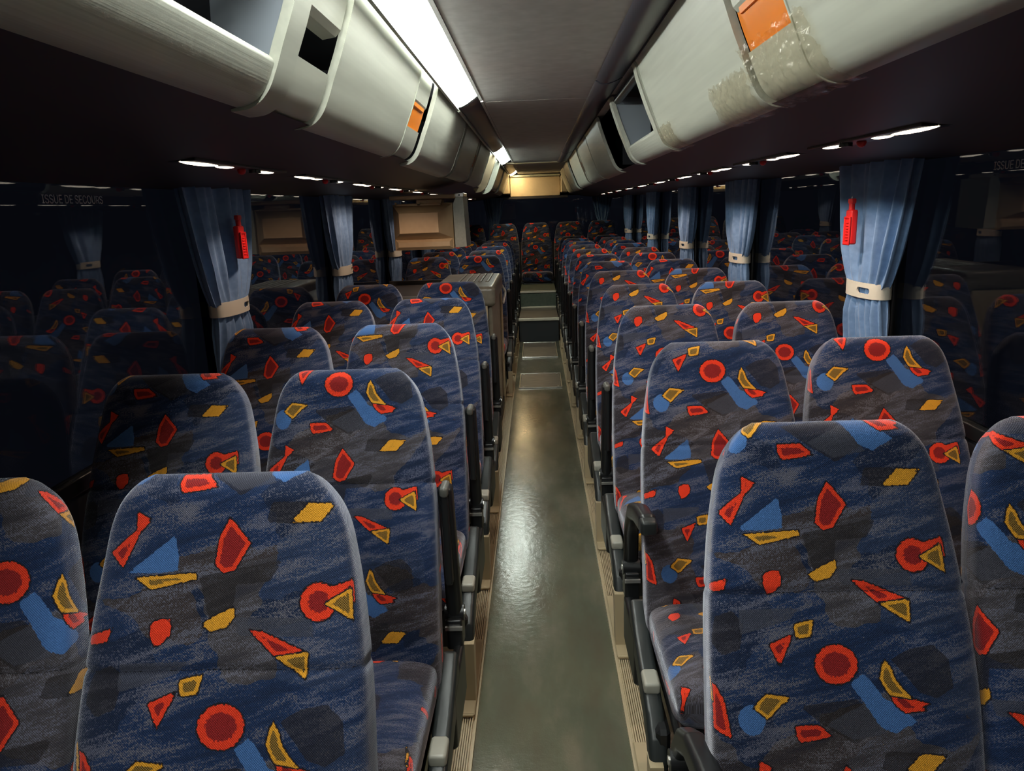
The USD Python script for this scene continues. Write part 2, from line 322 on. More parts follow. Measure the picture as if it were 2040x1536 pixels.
# ------------------------------------------------------------------ overhead bins
PROF = np.array([(.352, 1.978), (.360, 1.965), (.368, 1.935), (.385, 1.885), (.405, 1.83), (.425, 1.782), (.441, 1.742), (.456, 1.713), (.474, 1.695), (.495, 1.686), (.52, 1.684)])
def dense(P, n=6):
    from scipy.interpolate import PchipInterpolator
    t = np.r_[0, np.cumsum(np.linalg.norm(np.diff(P, axis=0), axis=1))]; tt = np.linspace(0, t[-1], n*len(P))
    return np.stack([PchipInterpolator(t, P[:, k])(tt) for k in (0, 1)], 1)
PD = dense(PROF, 4)
def offset(P, d):
    t = np.gradient(P, axis=0); t /= np.linalg.norm(t, axis=1)[:, None]
    return P+d*np.stack([-t[:, 1], t[:, 0]], 1)         # +d = outwards from the aisle
def shell(P, d0, d1): return np.vstack([offset(P, d0), offset(P, d1)[::-1]])
PDD = dense(PROF, 9)
def part_of(z0, z1, P=None):
    P = PD if P is None else P
    return P[(P[:, 1] <= z0) & (P[:, 1] >= z1)]
def door_mesh(y0, y1, s, d0=0., th=.014):
    m = [ext_y(shell(PD, d0, d0+th), y0+.004, y1-.004)]
    for y in (y0+.002, y1-.008): m.append(ext_y(shell(PD, d0-.0025, d0+th), y, y+.006))
    return sided(m, s)
def bin_door(side, y0, y1, label, d0=0.):
    s = -1 if side == 'left' else 1
    t = thing('overhead_bin', label, 'luggage bin', (0, y0, 0))
    obj('door', door_mesh(0, y1-y0, s, d0), 'bin', t, smooth=25)
    for q in (.01, y1-y0-.022): obj('end_panel', sided(bx(.50, 1.09, q, q+.012, 1.72, 1.96), s), 'dark', t)
    return t
def latch(side, y0, y1, label, orange=True, d0=.006):
    """Strip between two doors: upper cowl, opening with the orange grip, lower cup."""
    s = -1 if side == 'left' else 1; d = y1-y0
    t = thing('bin_latch', label, 'bin latch', (0, y0, 0))
    up = part_of(2., 1.862); lo = part_of(1.79, 1.6)
    cow = np.vstack([offset(up, d0), [offset(up, d0)[-1]+(.012, -.012)], [offset(up, d0)[-1]+(.040, -.016)], offset(up, d0+.05)[::-1]])
    obj('cowl', sided(ext_y(cow, .004, d-.004), s), 'bin', t, smooth=25)
    cup = np.vstack([offset(lo, d0), offset(lo, d0+.012)[::-1]])
    obj('cup', sided(ext_y(cup, .004, d-.004), s), 'bin', t, smooth=25)
    if orange:
        a = offset(part_of(1.885, 1.775), d0+.006)
        obj('grip', sided([ext_y(np.vstack([a, a[::-1]+(.014, 0)]), .001, d-.001), ext_y([(a[3][0]-.004, a[3][1]), (a[3][0]+.01, a[3][1]), (a[3][0]+.01, a[3][1]-.012), (a[3][0]-.001, a[3][1]-.012)], .03, d-.03)], s), 'orange', t, label='orange plastic grip of the latch')
    obj('back_plate', sided(bx(.50, .52, 0, d, 1.72, 1.95), s), 'dark', t)
    return t
def divider(side, y, label, th=.035, m='bin_grey', proud=0., rim_m='bin'):
    """Rounded end bracket of an open rack."""
    s = -1 if side == 'left' else 1
    t = thing('rack_divider', label, 'rack divider', (0, y, 0))
    rim = shell(PD, -.006-proud, .012 if not proud else -proud+.004)
    plate = np.vstack([offset(PD, .008 if not proud else -proud+.002), [(.545, 1.690), (.53, 1.97)]])
    obj('rim', sided(ext_y(rim, -.004, th+.03), s), rim_m, t, smooth=25)
    obj('plate', sided(ext_y(plate, .0, th), s), m, t, smooth=25)
    return t
def open_rack(side, y0, y1, label):
    s = -1 if side == 'left' else 1; d = y1-y0
    t = thing('luggage_rack', label, 'luggage rack', (0, y0, 0))
    lo = part_of(1.755, 1.6)
    th = .03
    top = lo[0]
    arc = [(top[0]+th/2-th/2*math.cos(q), top[1]+th/2*math.sin(q)) for q in np.linspace(0, math.pi, 10)][1:]
    inner = offset(lo, th)
    poly = np.vstack([lo[::-1], arc, inner[1:]])
    obj('lip', sided(ext_y(Polygon(poly).buffer(0), 0, d), s), 'bin_fine', t, smooth=40)
    obj('shelf', sided(bx(.47, 1.12, 0, d, 1.70, 1.715), s), 'dark', t)
    obj('top_rail', sided([rbox(.365, .40, 0, d, 1.945, 1.975, .012, 8)], s), 'black', t)
    return t

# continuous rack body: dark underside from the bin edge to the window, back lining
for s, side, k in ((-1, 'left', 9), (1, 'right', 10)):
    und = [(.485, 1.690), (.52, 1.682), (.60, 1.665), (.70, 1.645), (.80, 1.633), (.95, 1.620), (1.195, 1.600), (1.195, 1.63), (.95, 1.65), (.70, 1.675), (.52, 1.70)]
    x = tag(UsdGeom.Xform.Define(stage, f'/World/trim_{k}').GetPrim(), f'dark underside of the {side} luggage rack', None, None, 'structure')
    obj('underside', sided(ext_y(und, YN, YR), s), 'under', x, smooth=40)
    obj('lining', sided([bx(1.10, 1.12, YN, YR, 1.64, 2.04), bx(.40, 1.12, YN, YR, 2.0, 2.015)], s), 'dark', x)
    taken[('/World', f'trim_{k}')] = 0
for i in range(1, 9): taken[('/World', f'trim_{i}')] = 0

open_rack('left', YN, 1.33, 'open left luggage rack nearest the camera with ribbed rounded lip')
divider('left', 1.335, 'grey end bracket of the open left rack', .05)
latch('left', 1.42, 1.66, 'latch strip on the left with an empty dark opening and no grip', False)
bin_door('left', 1.67, 2.60, 'pale grey left bin door with scratches, nearest the camera on the left')
latch('left', 2.61, 2.90, 'latch strip with orange grip right after the nearest left bin door')
bin_door('left', 2.95, 4.12, 'second pale bin door on the left, with a bright rounded edge', -.008)
latch('left', 4.12, 4.28, 'narrow latch strip with a small dark opening after the second left bin door', False)
bin_door('left', 4.28, 5.18, 'third bin door on the left, ending at a small orange latch')
latch('left', 5.18, 5.36, 'small far latch with orange grip on the left, beyond the third bin door')
bin_door('left', 5.36, 6.35, 'fourth bin door on the left, above the beige screen cabinet')
latch('left', 6.35, 6.50, 'farthest left latch with orange grip beside the beige end plate')
divider('left', 6.62, 'beige curved rack end plate left of the second lit lamp', .03, 'beige', .034, 'beige')
divider('left', 7.5, 'pale grey rack end plate behind the beige one on the left', .03, 'bin', .030)
bin_door('left', 7.7, 9.3, 'dark shaded bin door on the left far behind the end plates', .012)
bin_door('left', 9.34, 10.84, 'rearmost left bin door lit yellow beside the bulkhead')

bin_door('right', YN, 1.34, 'big pale right bin door nearest the camera at the top right')
latch('right', 1.35, 1.62, 'large orange latch on the right patched with packing tape')
bin_door('right', 1.63, 2.76, 'pale right bin door with taped lower corners, second from the camera')
divider('right', 2.775, 'slim grey end bracket beside the taped right bin door', .03)
open_rack('right', 2.86, 3.61, 'open right luggage rack gap with dark inside')
divider('right', 3.63, 'blue-grey end bracket behind the open right rack', .05)
bin_door('right', 4.42, 5.45, 'white lit right bin door just beyond the dark gap', -.004)
bin_door('right', 5.46, 6.50, 'right bin door beside the far orange latch')
latch('right', 6.50, 6.68, 'far orange latch on the right between narrow looking doors')
bin_door('right', 6.70, 8.05, 'narrow looking right bin door beyond the far orange latch')
bin_door('right', 8.40, 9.50, 'right bin door behind the far dark gap', -.004)
bin_door('right', 9.62, 10.84, 'rearmost right bin door beside the bulkhead')

# packing tape stuck over the right latch and door
def tape(y0, y1, z0, z1, label, seed, skew=0.):
    P = part_of(z0, z1, PDD); ny = 70; Q = []
    yy = np.linspace(y0, y1, ny)
    for j, y in enumerate(yy):
        q = offset(P, -.0035)
        n = meshkit.fbm(np.stack([q[:, 0]*60, np.full(len(q), y*28), q[:, 1]*60], 1), 3, seed)
        q = offset(P, 0.)+(offset(P, -1.)-offset(P, 0.))*(.0045+.013*np.abs(n-.5)*(.35+1.3*meshkit.noise(np.stack([q[:, 0]*30, np.full(len(q), y*14), q[:, 1]*30], 1), seed+4)))[:, None]
        Q.append(np.stack([q[:, 0], np.full(len(q), y)+skew*(q[:, 1]-z1)+.008*(meshkit.noise(np.stack([q[:, 1]*90, np.full(len(q), seed+j*0.), q[:, 0]*0], 1), seed)-.5), q[:, 1]], 1))
    V = np.array(Q); W = V+np.array([.0006, 0, .0002]); m = len(P)
    idx = lambda j, i, o=0: o+j*m+i
    F = []
    for j in range(ny-1):
        for i in range(m-1):
            a, b, c_, d = idx(j, i), idx(j+1, i), idx(j+1, i+1), idx(j, i+1)
            e = min(j, ny-2-j, i, m-2-i)
            if e < 3 and meshkit.noise(np.array([j*.35, i*.35, seed*1.]), seed) > .35+.22*e: continue
            F += [[a, b, c_], [a, c_, d]]
    me = trimesh.Trimesh(V.reshape(-1, 3), F, process=False); me.remove_unreferenced_vertices()
    p = obj('packing_tape', me, 'tape', None, smooth=True); tag(p, label, 'tape'); return p
tape(1.22, 1.60, 1.80, 1.60, 'crinkled clear tape wrapped under the large orange latch', 3, .25)
tape(1.67, 2.0, 1.77, 1.60, 'brownish clear tape on the near lower corner of the taped bin door', 5, -.2)
tape(2.52, 2.77, 1.76, 1.60, 'shiny crumpled tape on the far lower corner of the taped bin door', 9)

# reading light units under the racks
def reading_unit(s, y, label):
    t = thing('reading_light', label, 'reading light', (0, y, 0), 'reading light units under the racks')
    def at(x, dz=0): return 1.633+(x-.80)*-.09+dz
    z = at(.80)
    obj('housing', sided([rbox(.765, .835, -.30, .34, z-.003, z+.02, .003, 8)], s), 'black', t)
    def lens(y0, y1, w, h):
        m = m3.Manifold.sphere(1., 20).scale([w, (y1-y0)/2, h]).translate([.80, (y0+y1)/2, z-.002]); return sided(tm(m), s)
    obj('lens', lens(-.30, -.10, .022, .0055), 'reading', t); obj('lens', lens(-.095, -.01, .02, .005), 'reading', t)
    obj('lens', lens(.15, .30, .022, .0055), 'reading', t)
    obj('call_button', sided(tm(m3.Manifold.sphere(.012, 12).translate([.80, .06, z-.006])), s), 'red', t)
    obj('nozzle', sided(cyl((.78, .105, z-.012), (.78, .105, z), .016, 12), s), 'black', t)
    L_ = UsdLux.SphereLight.Define(stage, str(t.GetPath())+'/spot'); L_.CreateRadiusAttr(.018); L_.CreateColorAttr(SPOT[0]); L_.CreateIntensityAttr(SPOT[1]*((1 if s > 0 else .55 if y > 2.5 else .1) if y < 7 else .3))
    L_.AddTranslateOp().Set(Gf.Vec3d(s*.80, -.20, z-.035)); L_.AddRotateXYZOp().Set(Gf.Vec3f(0, 0, 0))
    sh = UsdLux.ShapingAPI.Apply(L_.GetPrim()); sh.CreateShapingConeAngleAttr(84. if s < 0 and 4.2 < y < 4.8 else 67.); sh.CreateShapingConeSoftnessAttr(.4)
    return t
ordn = ['first', 'second', 'third', 'fourth', 'fifth', 'sixth', 'seventh', 'eighth', 'ninth', 'tenth', 'eleventh', 'twelfth']
for i in range(10): reading_unit(1, 1.88+.8126*i, f'reading light unit under the right rack, {ordn[i]} from the camera')
for i in range(10): reading_unit(-1, 2.02+.83*i, f'reading light unit under the left rack, {ordn[i]} from the camera')

# rear bulkhead over the rear window
b = thing('rear_bulkhead', 'warm lit beige panel across the rear above the back window', 'bulkhead', (0, 11.1, 0))
obj('front_panel', rbox(-.36, .36, 0, .05, 1.66, 1.93, .012), 'beige', b)
obj('cheek', [bx(-.46, -.365, -.24, .05, 1.70, 1.94, .01)], 'beige', b); obj('cheek', [bx(.365, .46, -.24, .05, 1.70, 1.94, .01)], 'beige', b)
obj('top_strip', bx(-.36, .36, -.02, .06, 1.935, 1.965, .005), 'bin', b)
obj('underside', bx(-.47, .47, 0.0, .29, 1.63, 1.66), 'under', b)

# ------------------------------------------------------------------ printed cloth: shapes in (u, s) millimetres on the back of the nearest right seat
SH = [
('y',[(-151,6),(-133,-2),(-98,-5),(-112,4),(-137,14),(-149,12)]),
('b',[(30,-5),(64,0),(87,17),(106,34),(91,43),(70,33),(51,14)]),
('r',[(78,-6),(102,-2),(128,6),(116,11),(92,8)]),
('r',[(-92,40),(-52,39),(-32,58),(-55,63),(-85,66),(-91,55)]),
('r',[(-154,94),(-132,106),(-151,125),(-158,141),(-177,177),(-198,155),(-170,133),(-155,121)]),
('b',[(-168,185),(-95,130),(-89,167),(-91,183),(-120,186)]),
('r',[(-10,105),(21,144),(-3,183),(-20,188),(-34,176),(-27,136)]),
('Y',[(109,86),(150,88),(127,114),(83,114)]),
('y',[(-157,192),(-62,187),(-62,196),(-131,210)]),
('R',[(140,212),(178,202),(180,236),(150,239)]),
('y',[(134,235),(174,213),(177,262)]),
('Y',[(-53,263),(-39,254),(-4,237),(-3,253),(-16,268),(-40,273)]),
('R',[(-128,260),(-117,254),(-101,254),(-98,265),(-100,277),(-113,290),(-123,292),(-130,274)]),
('R',[(-229,279),(-189,266),(-196,285),(-229,292)]),
('r',[(20,272),(41,274),(108,304),(61,310)]),
('y',[(61,310),(112,303),(108,342)]),
('y',[(-83,342),(-49,335),(-56,362),(-82,365)]),
('r',[(-127,373),(-86,357),(-112,408)]),
('y',[(62,400),(71,415),(75,430),(87,448),(102,463),(65,457),(56,442),(51,430),(56,411)]),
('r',[(65,454),(87,456),(122,481),(87,485),(72,471)]),
('b',[(3,439),(26,422),(48,450),(64,478),(93,504),(71,519),(48,509),(23,469)]),
('y',[(-160,474),(-139,452),(-101,457),(-137,493)]),
('r',[(-232,438),(-220,442),(-207,464),(-197,524),(-229,512),(-229,470)]),
('y',[(-241,419),(-232,438),(-228,470),(-233,470)]),
('d',[(55,83),(111,83),(85,116),(45,113)]),
('d',[(-58,192),(41,174),(69,170),(51,202),(-1,205),(-7,253),(-43,252)]),
('d',[(-82,8),(12,-1),(57,41),(7,72),(-47,38)]),
('g',[(-174,317),(-71,315),(-88,334),(-174,357)]),
('d',[(70,400),(100,384),(140,376),(164,400),(168,445),(140,462),(112,452),(92,425)]),
('g',[(-3,253),(116,255),(118,282),(3,280)]),
('g',[(-41,503),(23,472),(59,519),(4,530)]),
('d',[(-215,330),(-185,318),(-168,340),(-176,380),(-205,392),(-226,372)]),
]
def circ(cx, cy, rx, ry, n=20): return [(cx+rx*math.cos(2*math.pi*i/n), cy+ry*math.sin(2*math.pi*i/n)) for i in range(n)]
SH += [('C', circ(-18, 408, 36, 32)), ('C', circ(125, 232, 28, 28)), ('b', circ(-163, 494, 22, 25))]
PU, PS = .49, .465
CH = dict(r=0, R=0, C=0, y=1, Y=1, b=2, d=3, g=4)
def pattern(uv):
    """Signed distances of cloth points uv (n, 2) in metres to the shapes, per channel (n, 5)."""
    out = np.full((len(uv), 5), .03)
    lo, hi = uv.min(0), uv.max(0)
    for k, P in SH:
        P = np.array(P, float)/1000; ch = CH[k]
        for i in range(-2, 3):
            for j in range(-2, 4):
                Q = P+(i*PU, j*PS+(.13*i)); q0, q1 = Q.min(0)-.012, Q.max(0)+.012
                if (q0 > hi).any() or (q1 < lo).any(): continue
                sel = np.nonzero(((uv > q0) & (uv < q1)).all(1))[0]
                if not len(sel): continue
                p = uv[sel]; d = np.full(len(p), 9.); ins = np.zeros(len(p), bool)
                for a, b_ in zip(Q, np.roll(Q, -1, 0)):
                    e = b_-a; w_ = p-a; t = np.clip((w_@e)/(e@e), 0, 1); d = np.minimum(d, np.linalg.norm(w_-t[:, None]*e, axis=1))
                    cr = (a[1] > p[:, 1]) != (b_[1] > p[:, 1])
                    with np.errstate(divide='ignore', invalid='ignore'):
                        ins ^= cr & (p[:, 0] < (b_[0]-a[0])*(p[:, 1]-a[1])/(b_[1]-a[1]+1e-15)+a[0])
                d = np.where(ins, -d, d)
                if k in 'YR': d = np.maximum(d, -.004)
                if k == 'C': d = np.where(d < 0, d*.55, d)
                out[sel, ch] = np.minimum(out[sel, ch], d)
    return out
def cloth(name, v, f, uv, seam, parent):
    pat = pattern(uv)
    me = trimesh.Trimesh(v, f, process=False)
    p = usdkit.mesh(stage, path_of(parent, name), me, M['fabric'], smooth=True)
    api = UsdGeom.PrimvarsAPI(p)
    def put(nm, arr, ty=Sdf.ValueTypeNames.Color3fArray):
        api.CreatePrimvar(nm, ty, 'vertex').Set(Vt.Vec3fArray.FromNumpy(np.ascontiguousarray(arr, np.float32)))
    put('pata', pat[:, :3]); put('patb', np.stack([pat[:, 3], pat[:, 4], seam], 1))
    put('fab', np.stack([uv[:, 0], uv[:, 1], np.full(len(uv), .37)], 1), Sdf.ValueTypeNames.Vector3fArray)
    return p.GetPrim()
from scipy.interpolate import PchipInterpolator
hw_of = PchipInterpolator([0, .012, .03, .055, .085, .13, .22, .385, .55, .80], [.122, .141, .158, .174, .185, .194, .208, .2215, .2255, .2255])
T_of = PchipInterpolator([0, .05, .2, .4, .8], [.080, .092, .105, .120, .130])
bow_of = PchipInterpolator([0, .12, .28, .45, .62, .8], [.012, .0, .006, .016, .010, -.01])
REC = math.radians(18)
def ring_mesh(rows, nfront=96, nback=22, ex=3.6):
    """rows: (half width, thickness, s, centre offset). Superellipse rings; returns vertices in (x, s, n) with n towards the front, faces, u."""
    nf = nfront
    th = np.r_[np.linspace(0, math.pi, 801)]
    V, UU = [], []
    for hw, T, s_, off in rows:
        cx = lambda q: hw*np.sign(np.cos(q))*np.abs(np.cos(q))**(2/ex)
        cy = lambda q: T/2*np.abs(np.sin(q))**(2/ex)
        x, y = cx(th)*-1, cy(th)
        L = np.r_[0, np.cumsum(np.hypot(np.diff(x), np.diff(y)))]
        def samp(n): t = np.linspace(0, L[-1], n+1)[:-1]; return np.interp(t, L, x), np.interp(t, L, y), t-L[-1]/2
        xf, yf, tf = samp(nf); xb, yb, tb = samp(nback)
        V.append(np.stack([np.r_[xf, -xb], np.full(nf+nback, s_), np.r_[yf, -yb]+off], 1))
        UU.append(np.r_[tf, L[-1]/2+(tb+L[-1]/2)*1.0])
    V = np.array(V); U_ = np.array(UU); n, m = V.shape[:2]
    j, i = np.meshgrid(np.arange(n-1), np.arange(m), indexing='ij'); i2 = (i+1) % m
    q = np.stack([j*m+i, j*m+i2, (j+1)*m+i2, (j+1)*m+i], -1).reshape(-1, 4)
    F_ = np.vstack([q[:, [0, 1, 2]], q[:, [0, 2, 3]]])
    return V.reshape(-1, 3), F_, U_.ravel(), n, m
def back_geo():
    R_ = .042
    ss = np.r_[R_*(1-np.cos(np.linspace(0, math.pi/2, 16))), np.linspace(R_, .80, 132)[1:]]
    rows = []
    for s_ in ss:
        k = math.sqrt(max(0, 1-(1-min(s_/R_, 1))**2))
        g = math.exp(-((s_-.292)/.005)**2)*.005
        rows.append((float(hw_of(s_))-g*.6, max(float(T_of(s_))*k, .0005)-2*g, s_, float(bow_of(s_))))
    V, F_, U_, n, m = ring_mesh(rows, ex=5.)
    s_ = V[:, 1]; x = V[:, 0]; nn = V[:, 2]
    # slightly hollowed front between the bolsters
    hollow = np.where(nn > 0, -.010*np.exp(-(x/.11)**2)*np.clip((s_-.10)/.2, 0, 1), 0); nn = nn+hollow
    top = np.array([0, 0, 1.108])
    P = np.stack([x, top[1]-s_*math.sin(REC)-nn*math.cos(REC), top[2]-s_*math.cos(REC)+nn*math.sin(REC)], 1)
    return P, F_[:, ::-1], np.stack([U_, s_], 1), np.where(nn > 0, np.abs(s_-.292), .03)
BK = back_geo()
def cushion_geo():
    Rr = .055; L_ = .47
    yy = np.r_[Rr*(1-np.cos(np.linspace(0, math.pi/2, 12))), np.linspace(Rr, L_, 70)[1:]]
    rows = []
    for y in yy:
        k = math.sqrt(max(0, 1-(1-min(y/Rr, 1))**2))
        rows.append((.218-.012*(1-k), max(.145*(.25+.75*k) if y > 0 else .0005, .0005), y, 0.))
    V, F_, U_, n, m = ring_mesh(rows, 84, 18, 4.)
    x, y, nn = V[:, 0], V[:, 1], V[:, 2]
    z = .372+nn+np.where(nn > 0, -.010*np.exp(-(x/.12)**2), 0)+.02*(1-y/L_)
    P = np.stack([x, -.665+y, z], 1)
    return P, F_, np.stack([U_, 1.2-y], 1), np.full(len(P), .03)
CU = cushion_geo()

def seat(name, label, side, ds, du=0., arm='up', group='patterned coach seats', loc=(0, 0, 0), buckle=True):
    """side: +1 aisle on +x of the seat (left block), -1 aisle on -x (right block), 0 no aisle fittings."""
    t = thing(name, label, 'seat', loc, group)
    P, F_, uv, seam = BK; cloth('backrest', P, F_, uv+(du, ds), seam, t)
    P, F_, uv, seam = CU; cloth('cushion', P, F_, uv+(du*.5+.05, ds), seam, t)
    obj('seat_pan', [rbox(-.205, .205, -.62, -.14, .255, .315, .02, 8), bx(-.20, .20, -.60, -.56, .19, .26)], 'black', t)
    s = side
    if s:
        X = .2385                                    # fittings' centre, towards the aisle
        sd = lambda m: sided(m, s)
        if arm == 'up':
            a = [hull([ball((X+e, -.035+q, .43), .015, 10) for e in (-.006, .006) for q in (-.012, .012)]+[ball((X+e, -.085+q, .805), .013, 10) for e in (-.006, .006) for q in (-.012, .014)])]
            obj('armrest', sd([tm(a[0]), rbox(X-.010, X+.010, -.118, -.085, .55, .80, .006, 8)]), 'black', t)
            obj('armrest_cap', sd(rbox(X-.011, X+.011, -.125, -.06, .795, .824, .008, 8)), 'cap', t)
            obj('armrest_slot', sd(rbox(X-.006, X+.006, -.068, -.05, .475, .51, .004, 8)), 'dark', t); obj('armrest_screw', sd(cyl((X, -.070, .545), (X, -.05, .548), .005, 8)), 'chrome', t)
        else:
            pts = [(-.03, .44), (-.05, .56), (-.12, .645), (-.24, .69), (-.36, .715)] if arm == 'down' else [(-.03, .44), (-.07, .50), (-.14, .545), (-.24, .57), (-.33, .585)]
            a = [hull([ball((X+e, p[0], p[1]+q), .014, 10) for p in pr for e in (-.008, .008) for q in (-.012, .012)]) for pr in zip(pts[:-1], pts[1:])]
            obj('armrest', sd(tm(m3.Manifold.batch_boolean(a, m3.OpType.Add))), 'black', t)
            obj('armrest_cap', sd(rbox(X-.021, X+.021, pts[-1][0]-.04, pts[-1][0]+.008, pts[-1][1]-.02, pts[-1][1]+.02, .009, 8)), 'blacksoft', t)
        obj('hinge', sd([rbox(X-.022, X+.022, -.075, -.005, .335, .425, .006, 8), cyl((X-.026, -.04, .43), (X+.026, -.04, .43), .022, 14)]), 'black', t)
        obj('hinge_plate', sd([bx(X-.023, X+.023, -.082, -.074, .398, .408), cyl((X+.024, -.04, .43), (X+.029, -.04, .43), .009, 8)]), 'chrome', t)
        pts = [(-.19, .392), (-.235, .372), (-.29, .345), (-.36, .325), (-.44, .305), (-.51, .275), (-.555, .235), (-.575, .195)]
        a = [hull([ball((X+e, p[0], p[1]+q), .013, 10) for p in pr for e in (-.010, .010) for q in (0, -.050)]) for pr in zip(pts[:-1], pts[1:])]
        obj('side_cover', sd(tm(m3.Manifold.batch_boolean(a, m3.OpType.Add))), 'blacksoft', t)
        obj('recline_button', sd(rbox(X-.021, X+.021, -.475, -.405, .30, .332, .008, 8)), 'button', t)
        obj('frame_rail', sd([bx(X-.03, X+.005, -.57, -.10, .19, .27, .01), rbox(X-.004, X+.024, -.30, -.05, .2, .35, .01, 8)]), 'black', t)
        obj('leg', sd(tm(m3.Manifold.hull_points(np.array([(x, y, z) for x in (X-.008, X+.025) for y, z in ((-.635, .024), (-.585, .024), (-.605, .20), (-.55, .20))])))), 'metal', t, smooth=False)
        obj('foot_plate', sd([bx(X-.028, X+.027, -.70, -.30, .0185, .026, .003), bx(X-.024, X+.022, -.704, -.696, .018, .024)]), 'metal', t)
        if buckle:
            bk = obj('belt_buckle', sd([rbox(X-.060, X-.034, -.255, -.225, .395, .47, .006, 8)]), 'black', t)
            obj('release_button', sd(rbox(X-.058, X-.036, -.2605, -.250, .415, .466, .004, 8)), 'buckle', bk)
    else:
        obj('leg', [bx(-.19, -.16, -.58, -.54, 0, .26), bx(.16, .19, -.58, -.54, 0, .26), bx(-.19, -.16, -.22, -.18, 0, .26), bx(.16, .19, -.22, -.18, 0, .26)], 'metal', t)
    return t
SEATS = {}
def put_seat(x, y, side, ds, label, du=0., arm='up', z=0., group='patterned coach seats', buckle=True):
    k = (side, ds, du, arm, buckle)
    if k in SEATS: return dup(SEATS[k], (x, y, z), label, group)
    SEATS[k] = seat('coach_seat', label, side, ds, du, arm, group, (x, y, z), buckle)
    return SEATS[k]
A, A2, C1, C2, B1, B2, D = 0., .038, .145, .205, .32, .367, .25
XA, XW = .494, .948
row = ['front', 'second', 'third', 'fourth', 'fifth', 'sixth', 'seventh', 'eighth', 'ninth', 'tenth', 'eleventh', 'last']
look = {A: 'red tag shape near its top edge', A2: 'red tag shape right at its top edge', C1: 'yellow half-moon below its top', C2: 'yellow half-moon close to its top', B1: 'red circle high on its back', B2: 'red circle touching its top', D: 'yellow half-moon cut by its top'}
RA = [A, B1, C2, C2, C2, A, A2, C2, C2, B1, A, C2]; RWp = [D, B2, C2, C1, C1, A2, B2, C2, A, B1, C2, A]
for i in range(12):
    y = 1.3038+.8126*i if i < 11 else 1.3038+.8126*11-.05
    put_seat(XA, y, -1, RA[i], f'{row[i]} row patterned aisle seat right of aisle, {look[RA[i]]}', arm=('low', 'down')[i] if i < 2 else 'up')
    put_seat(XW, y, 0, RWp[i], f'{row[i]} row patterned window seat on the right, {look[RWp[i]]}', du=.22 if i == 0 else 0.)
LA = [A2, B2, C1, A2, B2]; LWp = [D, A, A, A2, B1]
for i in range(5):
    y = 1.1045+.768*i
    put_seat(-XA, y, 1, LA[i], f'{row[i]} row patterned aisle seat left of aisle, {look[LA[i]]}', arm='low' if i == 0 else 'up', du=-.025 if i == 0 else 0.)
    put_seat(-XW, y, 0, LWp[i], f'{row[i]} row patterned window seat on the left, {look[LWp[i]]}', du=-.14 if i == 0 else 0.)
LA2 = [B2, C2, A2, C2, B1]; LW2 = [C1, C2, A, C2, A2]
for i in range(5):
    y = 6.55+.79*i
    put_seat(-XA, y, 1, LA2[i], f'patterned aisle seat left of the aisle, {row[i]} row behind the cream cabinet')
    put_seat(-XW, y, 0, LW2[i], f'patterned window seat on the left, {row[i]} row behind the cream cabinet')
for i, (x, nm) in enumerate(((-.94, 'far left'), (-.47, 'left of centre'), (0, 'centre, facing down the aisle'), (.47, 'right of centre'), (.94, 'far right'))):
    put_seat(x, 11.0, 0, (C1, A, A2, C2, A)[i], f'dim patterned seat of the rear bench, {nm}', z=.175, group='rear bench seats')
struct('trim_11', [bx(-.23, .23, 10.42, 11.3, .475, .50), bx(-1.18, -.235, 10.42, 11.3, 0, .17), bx(.235, 1.18, 10.42, 11.3, 0, .17)], 'riser', smooth=False, label='dark plinth under the rear bench')

# ------------------------------------------------------------------ curtains
def curtain_mesh(s, seed, w_top=.56, w_tie=.23, w_bot=.34, z0=.885, z1=1.625, zt=1.185, lean=0.):
    r_ = random.Random(seed); nz, na = 64, 200
    ph = [r_.uniform(0, 6.28) for _ in range(5)]; fr = [r_.randint(12, 14), r_.randint(17, 20), r_.randint(25, 30)]
    V = []
    for z in np.linspace(z0, z1, nz):
        if z >= zt: k = min(1, (z-zt)/(z1-zt)); w_ = w_tie+(w_top-w_tie)*(k**.62)
        else: k = (zt-z)/(zt-z0); w_ = w_tie+(w_bot-w_tie)*(k**.7)
        pin = math.exp(-((z-zt)/.03)**2)
        a = np.linspace(0, 2*math.pi, na, endpoint=False)
        D_ = .034+.008*(1-pin)
        spread = 1-pin
        fold = np.sin(fr[0]*a+ph[0]+1.3*math.sin(z*2.6+ph[3])*spread)+.55*np.sin(fr[1]*a+ph[1]+2.*z*spread)+.3*np.sin(fr[2]*a+ph[2])
        amp = .005+.0125*spread*min(1, abs(z-zt)/.14)
        edge = np.abs(np.sin(a))**.5
        x = .030*np.sign(np.sin(a))*edge+amp*fold*edge*.85; y = w_/2*np.cos(a)*(1+.03*np.cos(fr[0]*a+ph[0]+1))+lean*(z-zt)
        tf = min(1, max(.5, (z-.86)/.24)); x = x*tf
        V.append(np.stack([x, y, np.full(na, z)], 1))
    V = np.array(V); j, i = np.meshgrid(np.arange(nz-1), np.arange(na), indexing='ij'); i2 = (i+1) % na
    q = np.stack([j*na+i, j*na+i2, (j+1)*na+i2, (j+1)*na+i], -1).reshape(-1, 4)
    m = trimesh.Trimesh(V.reshape(-1, 3), np.vstack([q[:, [0, 1, 2]], q[:, [0, 2, 3]]]), process=False)
    return m
